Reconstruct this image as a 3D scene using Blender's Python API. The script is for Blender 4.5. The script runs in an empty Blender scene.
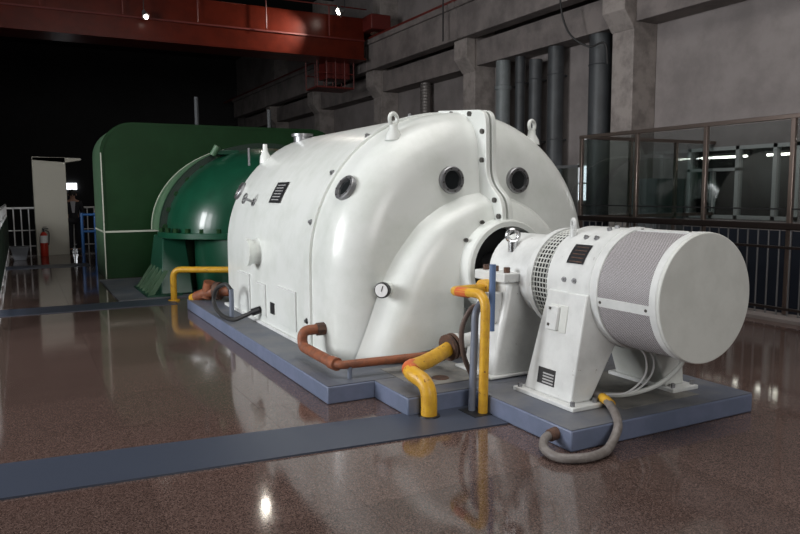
import bpy, bmesh, math, random
from mathutils import Vector, Matrix, Quaternion
random.seed(7)
S = bpy.context.scene
COL = S.collection
PI = math.pi
# ------------------------------------------------------------------ camera
yaw, pitch, roll = .48833, .10492, -.0051
F = Vector((math.sin(yaw)*math.cos(pitch), math.cos(yaw)*math.cos(pitch), -math.sin(pitch)))
R = Vector((math.cos(yaw), -math.sin(yaw), 0)); U = R.cross(F)
R = R*math.cos(roll) + U*math.sin(roll); U = R.cross(F)
cd = bpy.data.cameras.new('camera'); cam = bpy.data.objects.new('camera', cd); COL.objects.link(cam)
cam.matrix_world = Matrix(((R.x, U.x, -F.x, 0), (R.y, U.y, -F.y, 0), (R.z, U.z, -F.z, 1.7), (0, 0, 0, 1)))
cd.sensor_width = 36; cd.lens = 712.6/800*36; cd.clip_start = .05; cd.clip_end = 200
S.camera = cam
# ------------------------------------------------------------------ world, lights, exposure
w = bpy.data.worlds.new('world'); S.world = w; w.use_nodes = True
w.node_tree.nodes['Background'].inputs[0].default_value = (.75, .85, 1, 1)
w.node_tree.nodes['Background'].inputs[1].default_value = .10
S.view_settings.view_transform = 'Standard'; S.view_settings.look = 'None'
S.view_settings.exposure = 0.1; S.view_settings.gamma = 1; S.view_settings.use_curve_mapping = False
LIGHT_Y = [-.6, 2.8, 6.2, 9.6]            # daylight through the four bays of the left wall
def area(name, loc, tgt, sx, sy, power, col=(1, .98, .95)):
    l = bpy.data.lights.new(name, 'AREA'); l.shape = 'RECTANGLE'; l.size = sx; l.size_y = sy
    l.energy = power; l.color = col
    o = bpy.data.objects.new(name, l); COL.objects.link(o); o.location = loc
    o.rotation_euler = (Vector(tgt)-Vector(loc)).to_track_quat('-Z', 'Y').to_euler()
    return o
for yy, pw in zip(LIGHT_Y, (20, 80, 470, 1200)):
    area('window_daylight', (-9.3, yy, 4.2), (0, yy, 3.3), 2.4, 4.6, pw, (.97, .985, 1))
area('window_daylight', (1.0, -6.3, 4.4), (1.5, 0, 3.4), 4.4, 3.6, 340)
area('skylight_daylight', (3.5, 3.5, 9.85), (3.5, 3.5, 0), 6, 8, 620, (1, .975, .94))

# ------------------------------------------------------------------ materials
MATS = {}
def mat(name, col, rough=.5, metal=0, col2=None, nscale=6, namt=.5, bump=0, bscale=40, chip=None, chip_t=.72, chip_s=9, emit=0, coat=0, lo=.42, hi=.62):
    m = bpy.data.materials.new(name); m.use_nodes = True; nt = m.node_tree; b = nt.nodes['Principled BSDF']
    L = nt.links.new
    b.inputs['Roughness'].default_value = rough; b.inputs['Metallic'].default_value = metal
    b.inputs['Base Color'].default_value = (*col, 1); b.inputs['Coat Weight'].default_value = coat
    tc = nt.nodes.new('ShaderNodeTexCoord'); geo = nt.nodes.new('ShaderNodeNewGeometry')
    out = None
    if col2:
        n = nt.nodes.new('ShaderNodeTexNoise'); n.inputs['Scale'].default_value = nscale; n.inputs['Detail'].default_value = 6
        n.inputs['Roughness'].default_value = .65
        L(geo.outputs['Position'], n.inputs['Vector'])
        r = nt.nodes.new('ShaderNodeValToRGB'); r.color_ramp.elements[0].position = lo; r.color_ramp.elements[1].position = hi
        r.color_ramp.elements[0].color = (*col, 1); r.color_ramp.elements[1].color = (*[a*(1-namt)+c*namt for a, c in zip(col, col2)], 1)
        L(n.outputs['Fac'], r.inputs['Fac']); out = r.outputs['Color']; L(out, b.inputs['Base Color'])
    if chip:
        n2 = nt.nodes.new('ShaderNodeTexNoise'); n2.inputs['Scale'].default_value = chip_s; n2.inputs['Detail'].default_value = 8; n2.inputs['Roughness'].default_value = .7
        L(geo.outputs['Position'], n2.inputs['Vector'])
        r2 = nt.nodes.new('ShaderNodeValToRGB'); r2.color_ramp.elements[0].position = chip_t; r2.color_ramp.elements[1].position = chip_t+.03
        L(n2.outputs['Fac'], r2.inputs['Fac'])
        mx = nt.nodes.new('ShaderNodeMix'); mx.data_type = 'RGBA'
        L(r2.outputs['Color'], mx.inputs['Factor'])
        mx.inputs['B'].default_value = (*chip, 1)
        if out: L(out, mx.inputs['A'])
        else: mx.inputs['A'].default_value = (*col, 1)
        L(mx.outputs['Result'], b.inputs['Base Color'])
    if bump:
        n3 = nt.nodes.new('ShaderNodeTexNoise'); n3.inputs['Scale'].default_value = bscale; n3.inputs['Detail'].default_value = 4
        L(geo.outputs['Position'], n3.inputs['Vector'])
        bp = nt.nodes.new('ShaderNodeBump'); bp.inputs['Strength'].default_value = bump; bp.inputs['Distance'].default_value = .01
        L(n3.outputs['Fac'], bp.inputs['Height']); L(bp.outputs['Normal'], b.inputs['Normal'])
    if emit:
        b.inputs['Emission Color'].default_value = (*col, 1); b.inputs['Emission Strength'].default_value = emit
    MATS[name] = m
    return m
mat('white_paint', (.73, .75, .725), .26, col2=(.60, .63, .585), nscale=2.2, namt=.7, bump=.04, bscale=5, chip=(.30, .27, .22), chip_t=.79, chip_s=6, lo=.45, hi=.7)
mat('white_worn', (.68, .69, .68), .38, col2=(.52, .53, .52), nscale=5, namt=.7, chip=(.12, .07, .045), chip_t=.665, chip_s=15, lo=.42, hi=.7)
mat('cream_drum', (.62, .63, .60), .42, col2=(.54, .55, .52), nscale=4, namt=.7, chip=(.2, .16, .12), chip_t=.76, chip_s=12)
mat('blue_paint', (.125, .152, .225), .45, col2=(.16, .185, .28), nscale=5, namt=.7, bump=.15, bscale=12, chip=(.05, .05, .06), chip_t=.71, chip_s=10)
mat('plinth_top', (.085, .095, .125), .5, col2=(.15, .15, .155), nscale=2.2, namt=.8, bump=.1, bscale=14)
mat('dusty_concrete', (.23, .22, .20), .8, col2=(.13, .13, .13), nscale=5, namt=.8, bump=.2)
mat('yellow_paint', (.66, .37, .025), .42, col2=(.52, .26, .02), nscale=14, namt=.7, chip=(.14, .05, .025), chip_t=.62, chip_s=16)
mat('yellow_red', (.60, .12, .03), .45, chip=(.62, .34, .03), chip_t=.62, chip_s=20)
mat('rust_pipe', (.27, .085, .035), .6, col2=(.15, .055, .03), nscale=12, namt=.9, chip=(.34, .15, .08), chip_t=.66, chip_s=30, bump=.2)
mat('rusty_iron', (.11, .055, .035), .75, col2=(.05, .03, .025), nscale=20, namt=.9, bump=.4)
mat('steel', (.55, .55, .56), .25, 1)
mat('chrome', (.8, .8, .8), .12, 1)
mat('dull_steel', (.30, .30, .31), .42, .9)
mat('bronze_steel', (.32, .25, .22), .28, .9)
mat('dark_rail', (.035, .026, .024), .3, .4)
mat('black', (.012, .012, .013), .45)
mat('black_rubber', (.022, .021, .021), .6)
mat('grey_rubber', (.15, .13, .12), .5, col2=(.25, .23, .22), nscale=20)
mat('brown_rubber', (.09, .06, .05), .5, col2=(.14, .09, .07), nscale=20)
mat('blue_pipe', (.10, .16, .30), .4)
mat('slate_pipe', (.14, .16, .21), .45)
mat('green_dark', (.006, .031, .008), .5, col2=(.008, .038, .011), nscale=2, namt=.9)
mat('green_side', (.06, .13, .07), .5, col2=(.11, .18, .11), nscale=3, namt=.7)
mat('green_gloss', (.005, .05, .026), .3, col2=(.006, .062, .032), nscale=4, namt=.8, coat=.3)
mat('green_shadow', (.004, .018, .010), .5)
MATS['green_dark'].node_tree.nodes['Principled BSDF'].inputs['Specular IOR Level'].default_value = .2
mat('green_foot', (.006, .055, .030), .4)
mat('cream_line', (.5, .52, .44), .5)
mat('concrete', (.225, .195, .185), .85, col2=(.13, .112, .108), nscale=1.2, namt=.85, bump=.35, bscale=9)
mat('plaster', (.265, .235, .228), .85, col2=(.18, .158, .153), nscale=.8, namt=.75, bump=.2, bscale=14)
mat('concrete_light', (.33, .29, .27), .8, col2=(.19, .165, .155), nscale=2.5, namt=.85, bump=.3, bscale=9)
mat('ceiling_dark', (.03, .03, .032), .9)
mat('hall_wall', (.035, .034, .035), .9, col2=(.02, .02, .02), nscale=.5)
mat('red_crane', (.10, .012, .005), .3, col2=(.06, .007, .003), nscale=2, namt=.6, bump=.12, bscale=1.6)
MATS['red_crane'].node_tree.nodes['Principled BSDF'].inputs['Specular IOR Level'].default_value = .25
mat('red_dark', (.13, .016, .012), .5)
mat('pipe_dark', (.06, .065, .07), .5, col2=(.035, .036, .04), nscale=3)
mat('pipe_grey', (.20, .22, .225), .45, col2=(.13, .14, .145), nscale=3)
mat('duct', (.22, .20, .19), .5, .5)
mat('beige_panel', (.42, .40, .34), .7)
mat('red_ext', (.45, .03, .015), .35)
mat('white_label', (.75, .75, .75), .5)
mat('blue_frame', (.03, .13, .36), .4)
mat('grey_bin', (.15, .16, .18), .5)
mat('skin', (.42, .24, .17), .5)
mat('suit', (.012, .012, .016), .8)
mat('shirt', (.45, .45, .48), .8)
mat('hair', (.012, .010, .009), .6)
mat('plate_black', (.018, .018, .02), .4)
mat('plate_text', (.42, .42, .42), .5)
mat('frame_white', (.42, .43, .42), .5)
mat('lamp_lit', (1, .93, .82), .5, emit=14)
mat('lamp_bright', (1, .93, .82), .5, emit=110)
mat('lamp_body', (.25, .25, .25), .4, .6)
mat('sky_pane', (.9, .95, 1), .5, emit=2.2)
mat('tiny_bolt', (.10, .095, .09), .4, .8)
mat('rail_pale', (.78, .78, .79), .3, 0)  # pale colour stands in for light on the far stainless rails
mat('wall_shade', (.018, .022, .035), .5)  # shade behind the railing put into a navy colour
mat('cage_void', (.02, .02, .02), .7)
mat('cabinet', (.16, .165, .17), .5)
mat('panel_green', (.02, .05, .03), .8)

def node_mat(name):
    m = bpy.data.materials.new(name); m.use_nodes = True; MATS[name] = m
    return m, m.node_tree, m.node_tree.nodes['Principled BSDF'], m.node_tree.links.new
# polished speckled granite
m, nt, b, L = node_mat('granite')
geo = nt.nodes.new('ShaderNodeNewGeometry'); oi = nt.nodes.new('ShaderNodeObjectInfo')
v = nt.nodes.new('ShaderNodeTexVoronoi'); v.inputs['Scale'].default_value = 175; L(geo.outputs['Position'], v.inputs['Vector'])
bw = nt.nodes.new('ShaderNodeRGBToBW'); L(v.outputs['Color'], bw.inputs[0])
r = nt.nodes.new('ShaderNodeValToRGB'); e = r.color_ramp.elements
e[0].position = .12; e[0].color = (.040, .027, .024, 1); e[1].position = .9; e[1].color = (.17, .115, .10, 1)
x = e.new(.5); x.color = (.085, .053, .045, 1)
L(bw.outputs[0], r.inputs['Fac'])
hs = nt.nodes.new('ShaderNodeHueSaturation'); L(r.outputs['Color'], hs.inputs['Color'])
mr = nt.nodes.new('ShaderNodeMapRange'); mr.inputs['To Min'].default_value = .86; mr.inputs['To Max'].default_value = 1.14
L(oi.outputs['Random'], mr.inputs['Value']); L(mr.outputs[0], hs.inputs['Value'])
L(hs.outputs['Color'], b.inputs['Base Color'])
n = nt.nodes.new('ShaderNodeTexNoise'); n.inputs['Scale'].default_value = 1.3; n.inputs['Detail'].default_value = 5; L(geo.outputs['Position'], n.inputs['Vector'])
mr2 = nt.nodes.new('ShaderNodeMapRange'); mr2.inputs['From Min'].default_value = .3; mr2.inputs['From Max'].default_value = .7
mr2.inputs['To Min'].default_value = .05; mr2.inputs['To Max'].default_value = .12
L(n.outputs['Fac'], mr2.inputs['Value']); L(mr2.outputs[0], b.inputs['Roughness'])
b.inputs['Specular IOR Level'].default_value = .5
# chequered steel plate painted blue-grey
m, nt, b, L = node_mat('checker_plate')
b.inputs['Base Color'].default_value = (.045, .055, .082, 1); b.inputs['Roughness'].default_value = .42
geo = nt.nodes.new('ShaderNodeNewGeometry'); mp = nt.nodes.new('ShaderNodeMapping'); mp.inputs['Rotation'].default_value = (0, 0, PI/4)
L(geo.outputs['Position'], mp.inputs['Vector'])
ck = nt.nodes.new('ShaderNodeTexBrick'); ck.inputs['Scale'].default_value = 22; ck.inputs['Mortar Size'].default_value = .2; ck.offset = .5
ck.inputs['Color1'].default_value = (1, 1, 1, 1); ck.inputs['Color2'].default_value = (1, 1, 1, 1); ck.inputs['Mortar'].default_value = (0, 0, 0, 1)
L(mp.outputs[0], ck.inputs['Vector'])
bp = nt.nodes.new('ShaderNodeBump'); bp.inputs['Strength'].default_value = 1; bp.inputs['Distance'].default_value = .012
L(ck.outputs['Color'], bp.inputs['Height']); L(bp.outputs['Normal'], b.inputs['Normal'])
# fine perforated sheet round the drum (cylindrical UV written on the mesh)
m, nt, b, L = node_mat('perforated')
uv = nt.nodes.new('ShaderNodeTexCoord')
mp = nt.nodes.new('ShaderNodeMapping'); mp.inputs['Scale'].default_value = (105, 105, 1); mp.inputs['Rotation'].default_value = (0, 0, PI/4)
L(uv.outputs['UV'], mp.inputs['Vector'])
v = nt.nodes.new('ShaderNodeTexVoronoi'); v.inputs['Scale'].default_value = 1; v.inputs['Randomness'].default_value = 0
L(mp.outputs[0], v.inputs['Vector'])
r = nt.nodes.new('ShaderNodeValToRGB'); r.color_ramp.elements[0].position = .40; r.color_ramp.elements[1].position = .5
r.color_ramp.elements[0].color = (.12, .105, .11, 1); r.color_ramp.elements[1].color = (.56, .54, .55, 1)
L(v.outputs['Distance'], r.inputs['Fac']); L(r.outputs['Color'], b.inputs['Base Color']); b.inputs['Roughness'].default_value = .5
# clear window glass: transparent with a fresnel mirror
def glassmat(name, tint, refl):
    m = bpy.data.materials.new(name); m.use_nodes = True; nt = m.node_tree; nt.nodes.remove(nt.nodes['Principled BSDF'])
    t = nt.nodes.new('ShaderNodeBsdfTransparent'); t.inputs[0].default_value = (*tint, 1)
    g = nt.nodes.new('ShaderNodeBsdfGlossy'); g.inputs['Roughness'].default_value = .02
    lw = nt.nodes.new('ShaderNodeLayerWeight'); lw.inputs['Blend'].default_value = .5
    pw = nt.nodes.new('ShaderNodeMath'); pw.operation = 'POWER'; pw.inputs[1].default_value = 4; nt.links.new(lw.outputs['Facing'], pw.inputs[0])
    fr = nt.nodes.new('ShaderNodeMapRange'); fr.inputs['To Min'].default_value = refl; fr.inputs['To Max'].default_value = .9; nt.links.new(pw.outputs[0], fr.inputs['Value'])
    mx = nt.nodes.new('ShaderNodeMixShader'); nt.links.new(fr.outputs[0], mx.inputs[0])
    nt.links.new(t.outputs[0], mx.inputs[1]); nt.links.new(g.outputs[0], mx.inputs[2])
    nt.links.new(mx.outputs[0], nt.nodes['Material Output'].inputs['Surface']); MATS[name] = m
glassmat('screen_glass', (.80, .83, .83), .10)
glassmat('pane_glass', (.8, .83, .83), .06)
mat('port_glass', (.015, .017, .018), .06)

# ------------------------------------------------------------------ mesh helpers
def basis(d):
    d = Vector(d).normalized(); a = Vector((0, 0, 1)) if abs(d.z) < .9 else Vector((1, 0, 0))
    u = a.cross(d).normalized(); return u, d.cross(u), d
class MB:
    def __init__(s): s.v = []; s.f = []
    def box(s, x0, x1, y0, y1, z0, z1):
        i = len(s.v)
        s.v += [Vector(p) for p in ((x0,y0,z0),(x1,y0,z0),(x1,y1,z0),(x0,y1,z0),(x0,y0,z1),(x1,y0,z1),(x1,y1,z1),(x0,y1,z1))]
        s.f += [tuple(i+k for k in q) for q in ((0,3,2,1),(4,5,6,7),(0,1,5,4),(1,2,6,5),(2,3,7,6),(3,0,4,7))]; return s
    def hexa(s, bot, top):
        i = len(s.v); s.v += [Vector(p) for p in list(bot)+list(top)]
        s.f += [tuple(i+k for k in q) for q in ((0,3,2,1),(4,5,6,7),(0,1,5,4),(1,2,6,5),(2,3,7,6),(3,0,4,7))]; return s
    def lathe(s, o, d, prof, n=24, caps=True, a0=0, a1=2*PI):
        """prof: list of (distance along d, radius)"""
        u, w_, d = basis(d); o = Vector(o); full = abs(a1-a0-2*PI) < 1e-6; m = n if full else n+1; i = len(s.v)
        for (h, r_) in prof:
            for k in range(m):
                a = a0+(a1-a0)*k/n; s.v.append(o+d*h+(u*math.cos(a)+w_*math.sin(a))*r_)
        for j in range(len(prof)-1):
            for k in range(n):
                k2 = (k+1) % m
                s.f.append((i+j*m+k, i+j*m+k2, i+(j+1)*m+k2, i+(j+1)*m+k))
        if caps and full:
            s.f.append(tuple(i+k for k in reversed(range(m)))); s.f.append(tuple(i+(len(prof)-1)*m+k for k in range(m)))
        return s
    def cyl(s, p, q, r_, n=12, r2=None):
        p = Vector(p); q = Vector(q); return s.lathe(p, q-p, [(0, r_), ((q-p).length, r_ if r2 is None else r2)], n)
    def tube(s, pts, r_, n=10, bend=0, closed=False):
        pts = [Vector(p) for p in pts]
        if bend: pts = fillet(pts, bend)
        m = len(pts); i = len(s.v); u = None
        for k, p in enumerate(pts):
            t = (pts[(k+1) % m]-pts[k-1]) if closed else (pts[min(k+1, m-1)]-pts[max(k-1, 0)])
            t.normalize()
            if u is None: u = basis(t)[0]
            else: u = (u-t*u.dot(t)).normalized()
            w_ = t.cross(u)
            rr = r_(k/(m-1)) if callable(r_) else r_
            for j in range(n):
                a = 2*PI*j/n; s.v.append(p+(u*math.cos(a)+w_*math.sin(a))*rr)
        for k in range(m if closed else m-1):
            for j in range(n):
                k2 = (k+1) % m
                s.f.append((i+k*n+j, i+k*n+(j+1) % n, i+k2*n+(j+1) % n, i+k2*n+j))
        if not closed:
            s.f.append(tuple(i+j for j in reversed(range(n)))); s.f.append(tuple(i+(m-1)*n+j for j in range(n)))
        return s
    def torus(s, o, d, R_, r_, n=24, m=8):
        u, w_, d = basis(d); o = Vector(o)
        return s.tube([o+(u*math.cos(2*PI*k/n)+w_*math.sin(2*PI*k/n))*R_ for k in range(n)], r_, m, closed=True)
    def prism(s, poly, axis, a, b_):
        """poly in the two other axes (in order x,y,z without axis), extruded a..b along axis"""
        def P(p, t):
            c = list(p); c.insert(axis, t); return Vector(c)
        n = len(poly); i = len(s.v); s.v += [P(p, a) for p in poly]+[P(p, b_) for p in poly]
        s.f.append(tuple(i+k for k in range(n))); s.f.append(tuple(i+n+k for k in reversed(range(n))))
        for k in range(n): s.f.append((i+k, i+n+k, i+n+(k+1) % n, i+(k+1) % n))
        return s
    def grid(s, rows, close_u=False):
        i = len(s.v); n = len(rows[0])
        for r_ in rows: s.v += [Vector(p) for p in r_]
        for a in range(len(rows)-1):
            for k in range(n if close_u else n-1):
                k2 = (k+1) % n
                s.f.append((i+a*n+k, i+a*n+k2, i+(a+1)*n+k2, i+(a+1)*n+k))
        return s
    def build(s, name, m, parent=None, bevel=0, smooth=True, angle=35, seg=2):
        o0 = Vector((0, 0, 0)); p = parent
        while p is not None: o0 += p.location; p = p.parent
        bm = bmesh.new(); vs = [bm.verts.new(v_-o0) for v_ in s.v]
        for f_ in s.f:
            try: bm.faces.new([vs[k] for k in f_])
            except ValueError: pass
        bmesh.ops.recalc_face_normals(bm, faces=bm.faces)
        me = bpy.data.meshes.new(name); bm.to_mesh(me); bm.free()
        o = bpy.data.objects.new(name, me); COL.objects.link(o); o.parent = parent
        me.materials.append(MATS[m])
        if smooth:
            me.polygons.foreach_set('use_smooth', [True]*len(me.polygons)); me.set_sharp_from_angle(angle=math.radians(angle))
        if bevel:
            bv = o.modifiers.new('bevel', 'BEVEL'); bv.width = bevel; bv.segments = seg; bv.limit_method = 'ANGLE'; bv.angle_limit = .6
        return o
def fillet(pts, r_, k=6):
    out = [pts[0]]
    for a, p, c in zip(pts, pts[1:], pts[2:]):
        d1 = (a-p); d2 = (c-p); t = min(r_, d1.length*.48, d2.length*.48); d1.normalize(); d2.normalize()
        for j in range(k+1):
            q = j/k; out.append((p+d1*t)*(1-q)**2+p*2*q*(1-q)+(p+d2*t)*q*q)
    return out+[pts[-1]]
def smoothpath(pts, n=8):
    pts = [Vector(p) for p in pts]; P = [pts[0]*2-pts[1]]+pts+[pts[-1]*2-pts[-2]]; out = []
    for i in range(1, len(P)-2):
        for k in range(n):
            t = k/n; a, b_, c, d = P[i-1:i+3]
            out.append(.5*((2*b_)+(c-a)*t+(2*a-5*b_+4*c-d)*t*t+(3*b_-a-3*c+d)*t**3))
    return out+[pts[-1]]
def tag(o, label=None, cat=None, group=None, kind=None):
    if label: o['label'] = label
    if cat: o['category'] = cat
    if group: o['group'] = group
    if kind: o['kind'] = kind
    return o
def thing(name, label, cat, loc=(0, 0, 0), group=None):
    o = bpy.data.objects.new(name, None); COL.objects.link(o); o.location = loc; o.empty_display_size = .2
    return tag(o, label, cat, group)
def one(mb, name, m, label, cat, group=None, **k): return tag(mb.build(name, m, None, **k), label, cat, group)
def struct(mb, name, m, label=None, **k): return tag(mb.build(name, m, None, **k), label, None, None, 'structure')
def B(*a): return MB().box(*a)

# ------------------------------------------------------------------ the room
floor = struct(B(-.42, 8.6, -6.5, 24.3, -.4, -.012).box(9.02, 12.4, 10.3, 30, -.4, -.012), 'floor', 'hall_wall', 'polished dark red speckled granite floor of the machine hall', smooth=False)
tile_me = None
for ix in range(9):
    for iy in range(-1, 25):
        x0 = -.415+ix; y0 = -.62+iy
        if x0 > 2.5 and x0 < 5 and y0 > 5.3 and y0 < 9.4: continue      # under the machine base
        if tile_me is None:
            t = B(.001, .999, .001, .999, -.012, 0).build('tile', 'granite', None, smooth=False); tile_me = t.data
        else:
            t = bpy.data.objects.new('tile', tile_me); COL.objects.link(t)
        t.parent = floor; t.location = (x0, y0, 0)
kerb = struct(B(8.58, 9.02, -1, 10.3, -.4, .05), 'trim_1', 'concrete', 'low concrete kerb carrying the glass screen and railing', bevel=.01)
struct(B(-10, 12.4, -7, 46, -5.2, -5), 'floor_lower', 'hall_wall', 'dark lower floor of the hall beyond the railings', smooth=False)
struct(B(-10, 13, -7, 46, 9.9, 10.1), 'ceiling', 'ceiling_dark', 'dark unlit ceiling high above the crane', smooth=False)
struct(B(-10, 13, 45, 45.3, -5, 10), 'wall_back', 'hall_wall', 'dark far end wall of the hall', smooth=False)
# left wall with tall window openings (outside the frame, it lets the daylight in)
wl = MB()
wl.box(-9.2, -9, -7, 46, -5, 1.8); wl.box(-9.2, -9, -7, 46, 6.6, 10)
edges = [-7]+sum([[yy-1.3, yy+1.3] for yy in LIGHT_Y], [])+[46]
for k in range(0, len(edges), 2): wl.box(-9.2, -9, edges[k], edges[k+1], 1.8, 6.6)
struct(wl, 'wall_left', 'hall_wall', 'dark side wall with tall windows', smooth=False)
for k, yy in enumerate(LIGHT_Y):
    fr = MB()
    for q in (-1.3, -.45, .4, 1.22): fr.box(-9.16, -9.04, yy+q, yy+q+.08, 1.8, 6.6)
    for z in (1.8, 4.2, 6.52): fr.box(-9.16, -9.04, yy-1.3, yy+1.3, z, z+.08)
    struct(fr, 'window_%d' % (k+2), 'frame_white', 'tall framed window in the side wall', smooth=False)
sk_f = MB()
for k in range(5): sk_f.box(.5+k*1.48, .58+k*1.48, -.5, 7.5, 9.72, 9.8)
for k in range(6): sk_f.box(.5, 6.5, -.5+k*1.58, -.42+k*1.58, 9.72, 9.8)
struct(sk_f, 'window_7', 'frame_white', 'framed roof light in the ceiling', smooth=False)
wf = MB(); wf.box(-10, -1.4, -6.2, -6, -5, 10).box(3.4, 13, -6.2, -6, -5, 10).box(-1.4, 3.4, -6.2, -6, -5, 2.4).box(-1.4, 3.4, -6.2, -6, 6.4, 10)
struct(wf, 'wall_front', 'hall_wall', 'dark end wall behind the viewer with one wide window', smooth=False)

# right wall: plaster, pilasters with corbels, tie beams
XC, XW = 11.7, 12.4
wr = MB()
wr.box(XW, XW+.3, -7, 8.02, -5, 10).box(XW, XW+.3, 10.46, 45, -5, 10).box(XW, XW+.3, 8.02, 10.46, -5, 1.14).box(XW, XW+.3, 8.02, 10.46, 2.56, 10)
wall = struct(wr, 'wall_right', 'plaster', 'grey plastered side wall with concrete pilasters', smooth=False)
pil = [-.6, 5.4, 11.4, 17.4, 23.4, 29.4, 35.4]
for y in pil:
    MB().box(XC, XW, y, y+.62, -5, 9.9).build('pilaster', 'concrete_light', wall, bevel=.02)
    MB().prism([(XC, 5.12), (XC, 6.03), (11.4, 6.03), (11.4, 5.5)], 1, y-.02, y+.64).build('corbel', 'concrete_light', wall, bevel=.015)
for y in pil:
    MB().box(XC+.06, XW, y+.62, y+6, 5.28, 5.97).build('tie_beam', 'concrete', wall, bevel=.015)
    MB().box(11.28, 11.68, y+.33, y+6.31, 6.03, 7.08).box(11.2, 11.74, y+.33, y+6.31, 6.9, 7.08).build('runway_beam', 'concrete', wall, bevel=.02)
MB().box(11.28, 11.4, -6, 44, 7.08, 7.18).build('runway_rail', 'red_dark', wall)
MB().box(XW-.012, XW+.01, -6.5, 44.9, -5, .95).build('wall_shade', 'wall_shade', wall, smooth=False)  # dark sheet on the lower wall stands in for shade behind the railing
# dark sheets that stand in for shaded recesses beside the pilasters
for y in pil[2:6]:
    MB().box(XW-.06, XW, y+.7, y+1.35, -1, 5.28).build('recess_shade', 'hall_wall', wall, smooth=False)
# window in the right wall
wn = MB()
for y in (8.02, 8.46, 9.25, 10.38): wn.box(XW-.02, XW+.1, y, y+.08, 1.14, 2.56)
for z in (1.14, 2.49): wn.box(XW-.02, XW+.1, 8.02, 10.46, z, z+.07)
wn.box(XW-.02, XW+.1, 9.25, 10.46, 2.08, 2.14).box(XW-.02, XW+.1, 9.85, 9.9, 1.14, 2.1)
win = struct(wn, 'window_1', 'frame_white', 'pale framed inner window in the right wall behind the glass screen', smooth=False)
for y0, y1, z0, z1 in ((8.1, 8.46, 1.2, 2.5), (8.54, 9.25, 1.2, 2.5), (9.33, 10.38, 2.14, 2.5), (9.33, 9.86, 1.2, 2.08), (9.9, 10.38, 1.2, 2.08)):
    MB().box(XW+.04, XW+.05, y0, y1, z0, z1).build('pane', 'pane_glass', win, smooth=False)
MB().box(XW+1.6, XW+1.7, 6, 13, 0, 3).box(XW+.3, XW+1.7, 6, 13, 2.9, 3).build('room_back', 'hall_wall', win, smooth=False)

for y0_, lab in ((8.2, 'added bright tube in the inner room behind the near window panes'), (9.75, 'added bright tube in the inner room behind the far window panes')):  # glowing tubes added to give the bright bars in the glass
    tl = thing('added_tube', lab, 'lamp', (13.3, y0_, 2.42), 'added tubes in the inner room')
    MB().cyl((13.3, y0_, 2.40), (13.3, y0_+1.1, 2.40), .022, 10).build('tube', 'lamp_lit', tl)
    MB().box(13.26, 13.34, y0_-.03, y0_+1.13, 2.43, 2.48).build('fitting', 'frame_white', tl)
    MB().tube([(13.3, y0_+.5, 2.46), (13.3, y0_+.5, 2.92)], .012, 6).build('hanger', 'dull_steel', tl)
w8 = struct(MB().box(XW-.03, XW+.02, 13.15, 13.2, 1.45, 2.35).box(XW-.03, XW+.02, 13.75, 13.8, 1.45, 2.35).box(XW-.03, XW+.02, 13.15, 13.8, 1.42, 1.47).box(XW-.03, XW+.02, 13.15, 13.8, 2.33, 2.38).box(XW-.03, XW+.02, 13.15, 13.8, 1.87, 1.91), 'window_8', 'frame_white', 'small bright window in the right wall behind the screen corner', smooth=False)
for z_ in (1.47, 1.91): MB().box(XW-.02, XW-.01, 13.2, 13.75, z_, z_+.41).build('pane', 'sky_pane', w8, smooth=False)
# vertical pipes against the wall
def wallpipe(y, x, r_, z0, z1, m, label, couplers=()):
    t = thing('wall_pipe', label, 'pipe', (x, y, z0), 'vertical pipes on the right wall')
    MB().cyl((x, y, z0), (x, y, z1), r_, 20).build('pipe', m, t)
    for z in couplers: MB().cyl((x, y, z-.05), (x, y, z+.05), r_*1.16, 20).build('collar', m, t)
    for z in (3.0, 4.6):
        MB().box(x, XW, y-.03, y+.03, z-.02, z+.02).torus((x, y, z), (0, 0, 1), r_+.008, .012, 16, 6).build('clamp', 'pipe_dark', t)
wallpipe(16.45, 12.0, .20, 1.0, 5.28, 'pipe_grey', 'pale grey thick pipe with a rusty collar on the wall', (4.55,))
wallpipe(15.75, 12.05, .13, 1.0, 5.28, 'pipe_dark', 'dark slim pipe right of the pale grey thick pipe')
wallpipe(15.1, 12.05, .17, 1.0, 5.1, 'pipe_dark', 'dark pipe with a bent top between two wall pipes')
wallpipe(14.3, 12.05, .20, 1.0, 5.28, 'pipe_dark', 'dark thick pipe beside the bare plaster panel')
wallpipe(12.75, 12.06, .26, 1.0, 5.28, 'pipe_dark', 'thickest dark pipe in the corner by the nearest pilaster')
t = thing('spiral_duct', 'ribbed spiral duct rising on the wall above the white generator', 'duct', (12.1, 20.9, 1.5))
MB().cyl((12.1, 20.9, 1.5), (12.1, 20.9, 5.28), .17, 20).build('duct_body', 'duct', t)
for k in range(24): MB().torus((12.1, 20.9, 2.9+k*.1), (0, 0, 1), .175, .022, 18, 6).build('rib', 'duct', t)
one(MB().tube(smoothpath([(10.98, 12.9, 8), (10.98, 12.95, 6.2), (11.1, 12.8, 5.3), (11.35, 12.4, 4.9), (11.6, 12.15, 4.95), (11.66, 12.1, 4.5)]), .022, 8), 'hanging_cable', 'black_rubber', 'black cable looping down over the beam by the near pilaster', 'cable')
one(MB().tube([(11.0, 18.0, 7.4), (11.0, 18.0, 6.0)], .022, 8), 'drop_conduit', 'black_rubber', 'thin dark conduit dropping onto the second pilaster bracket', 'conduit')

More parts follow.
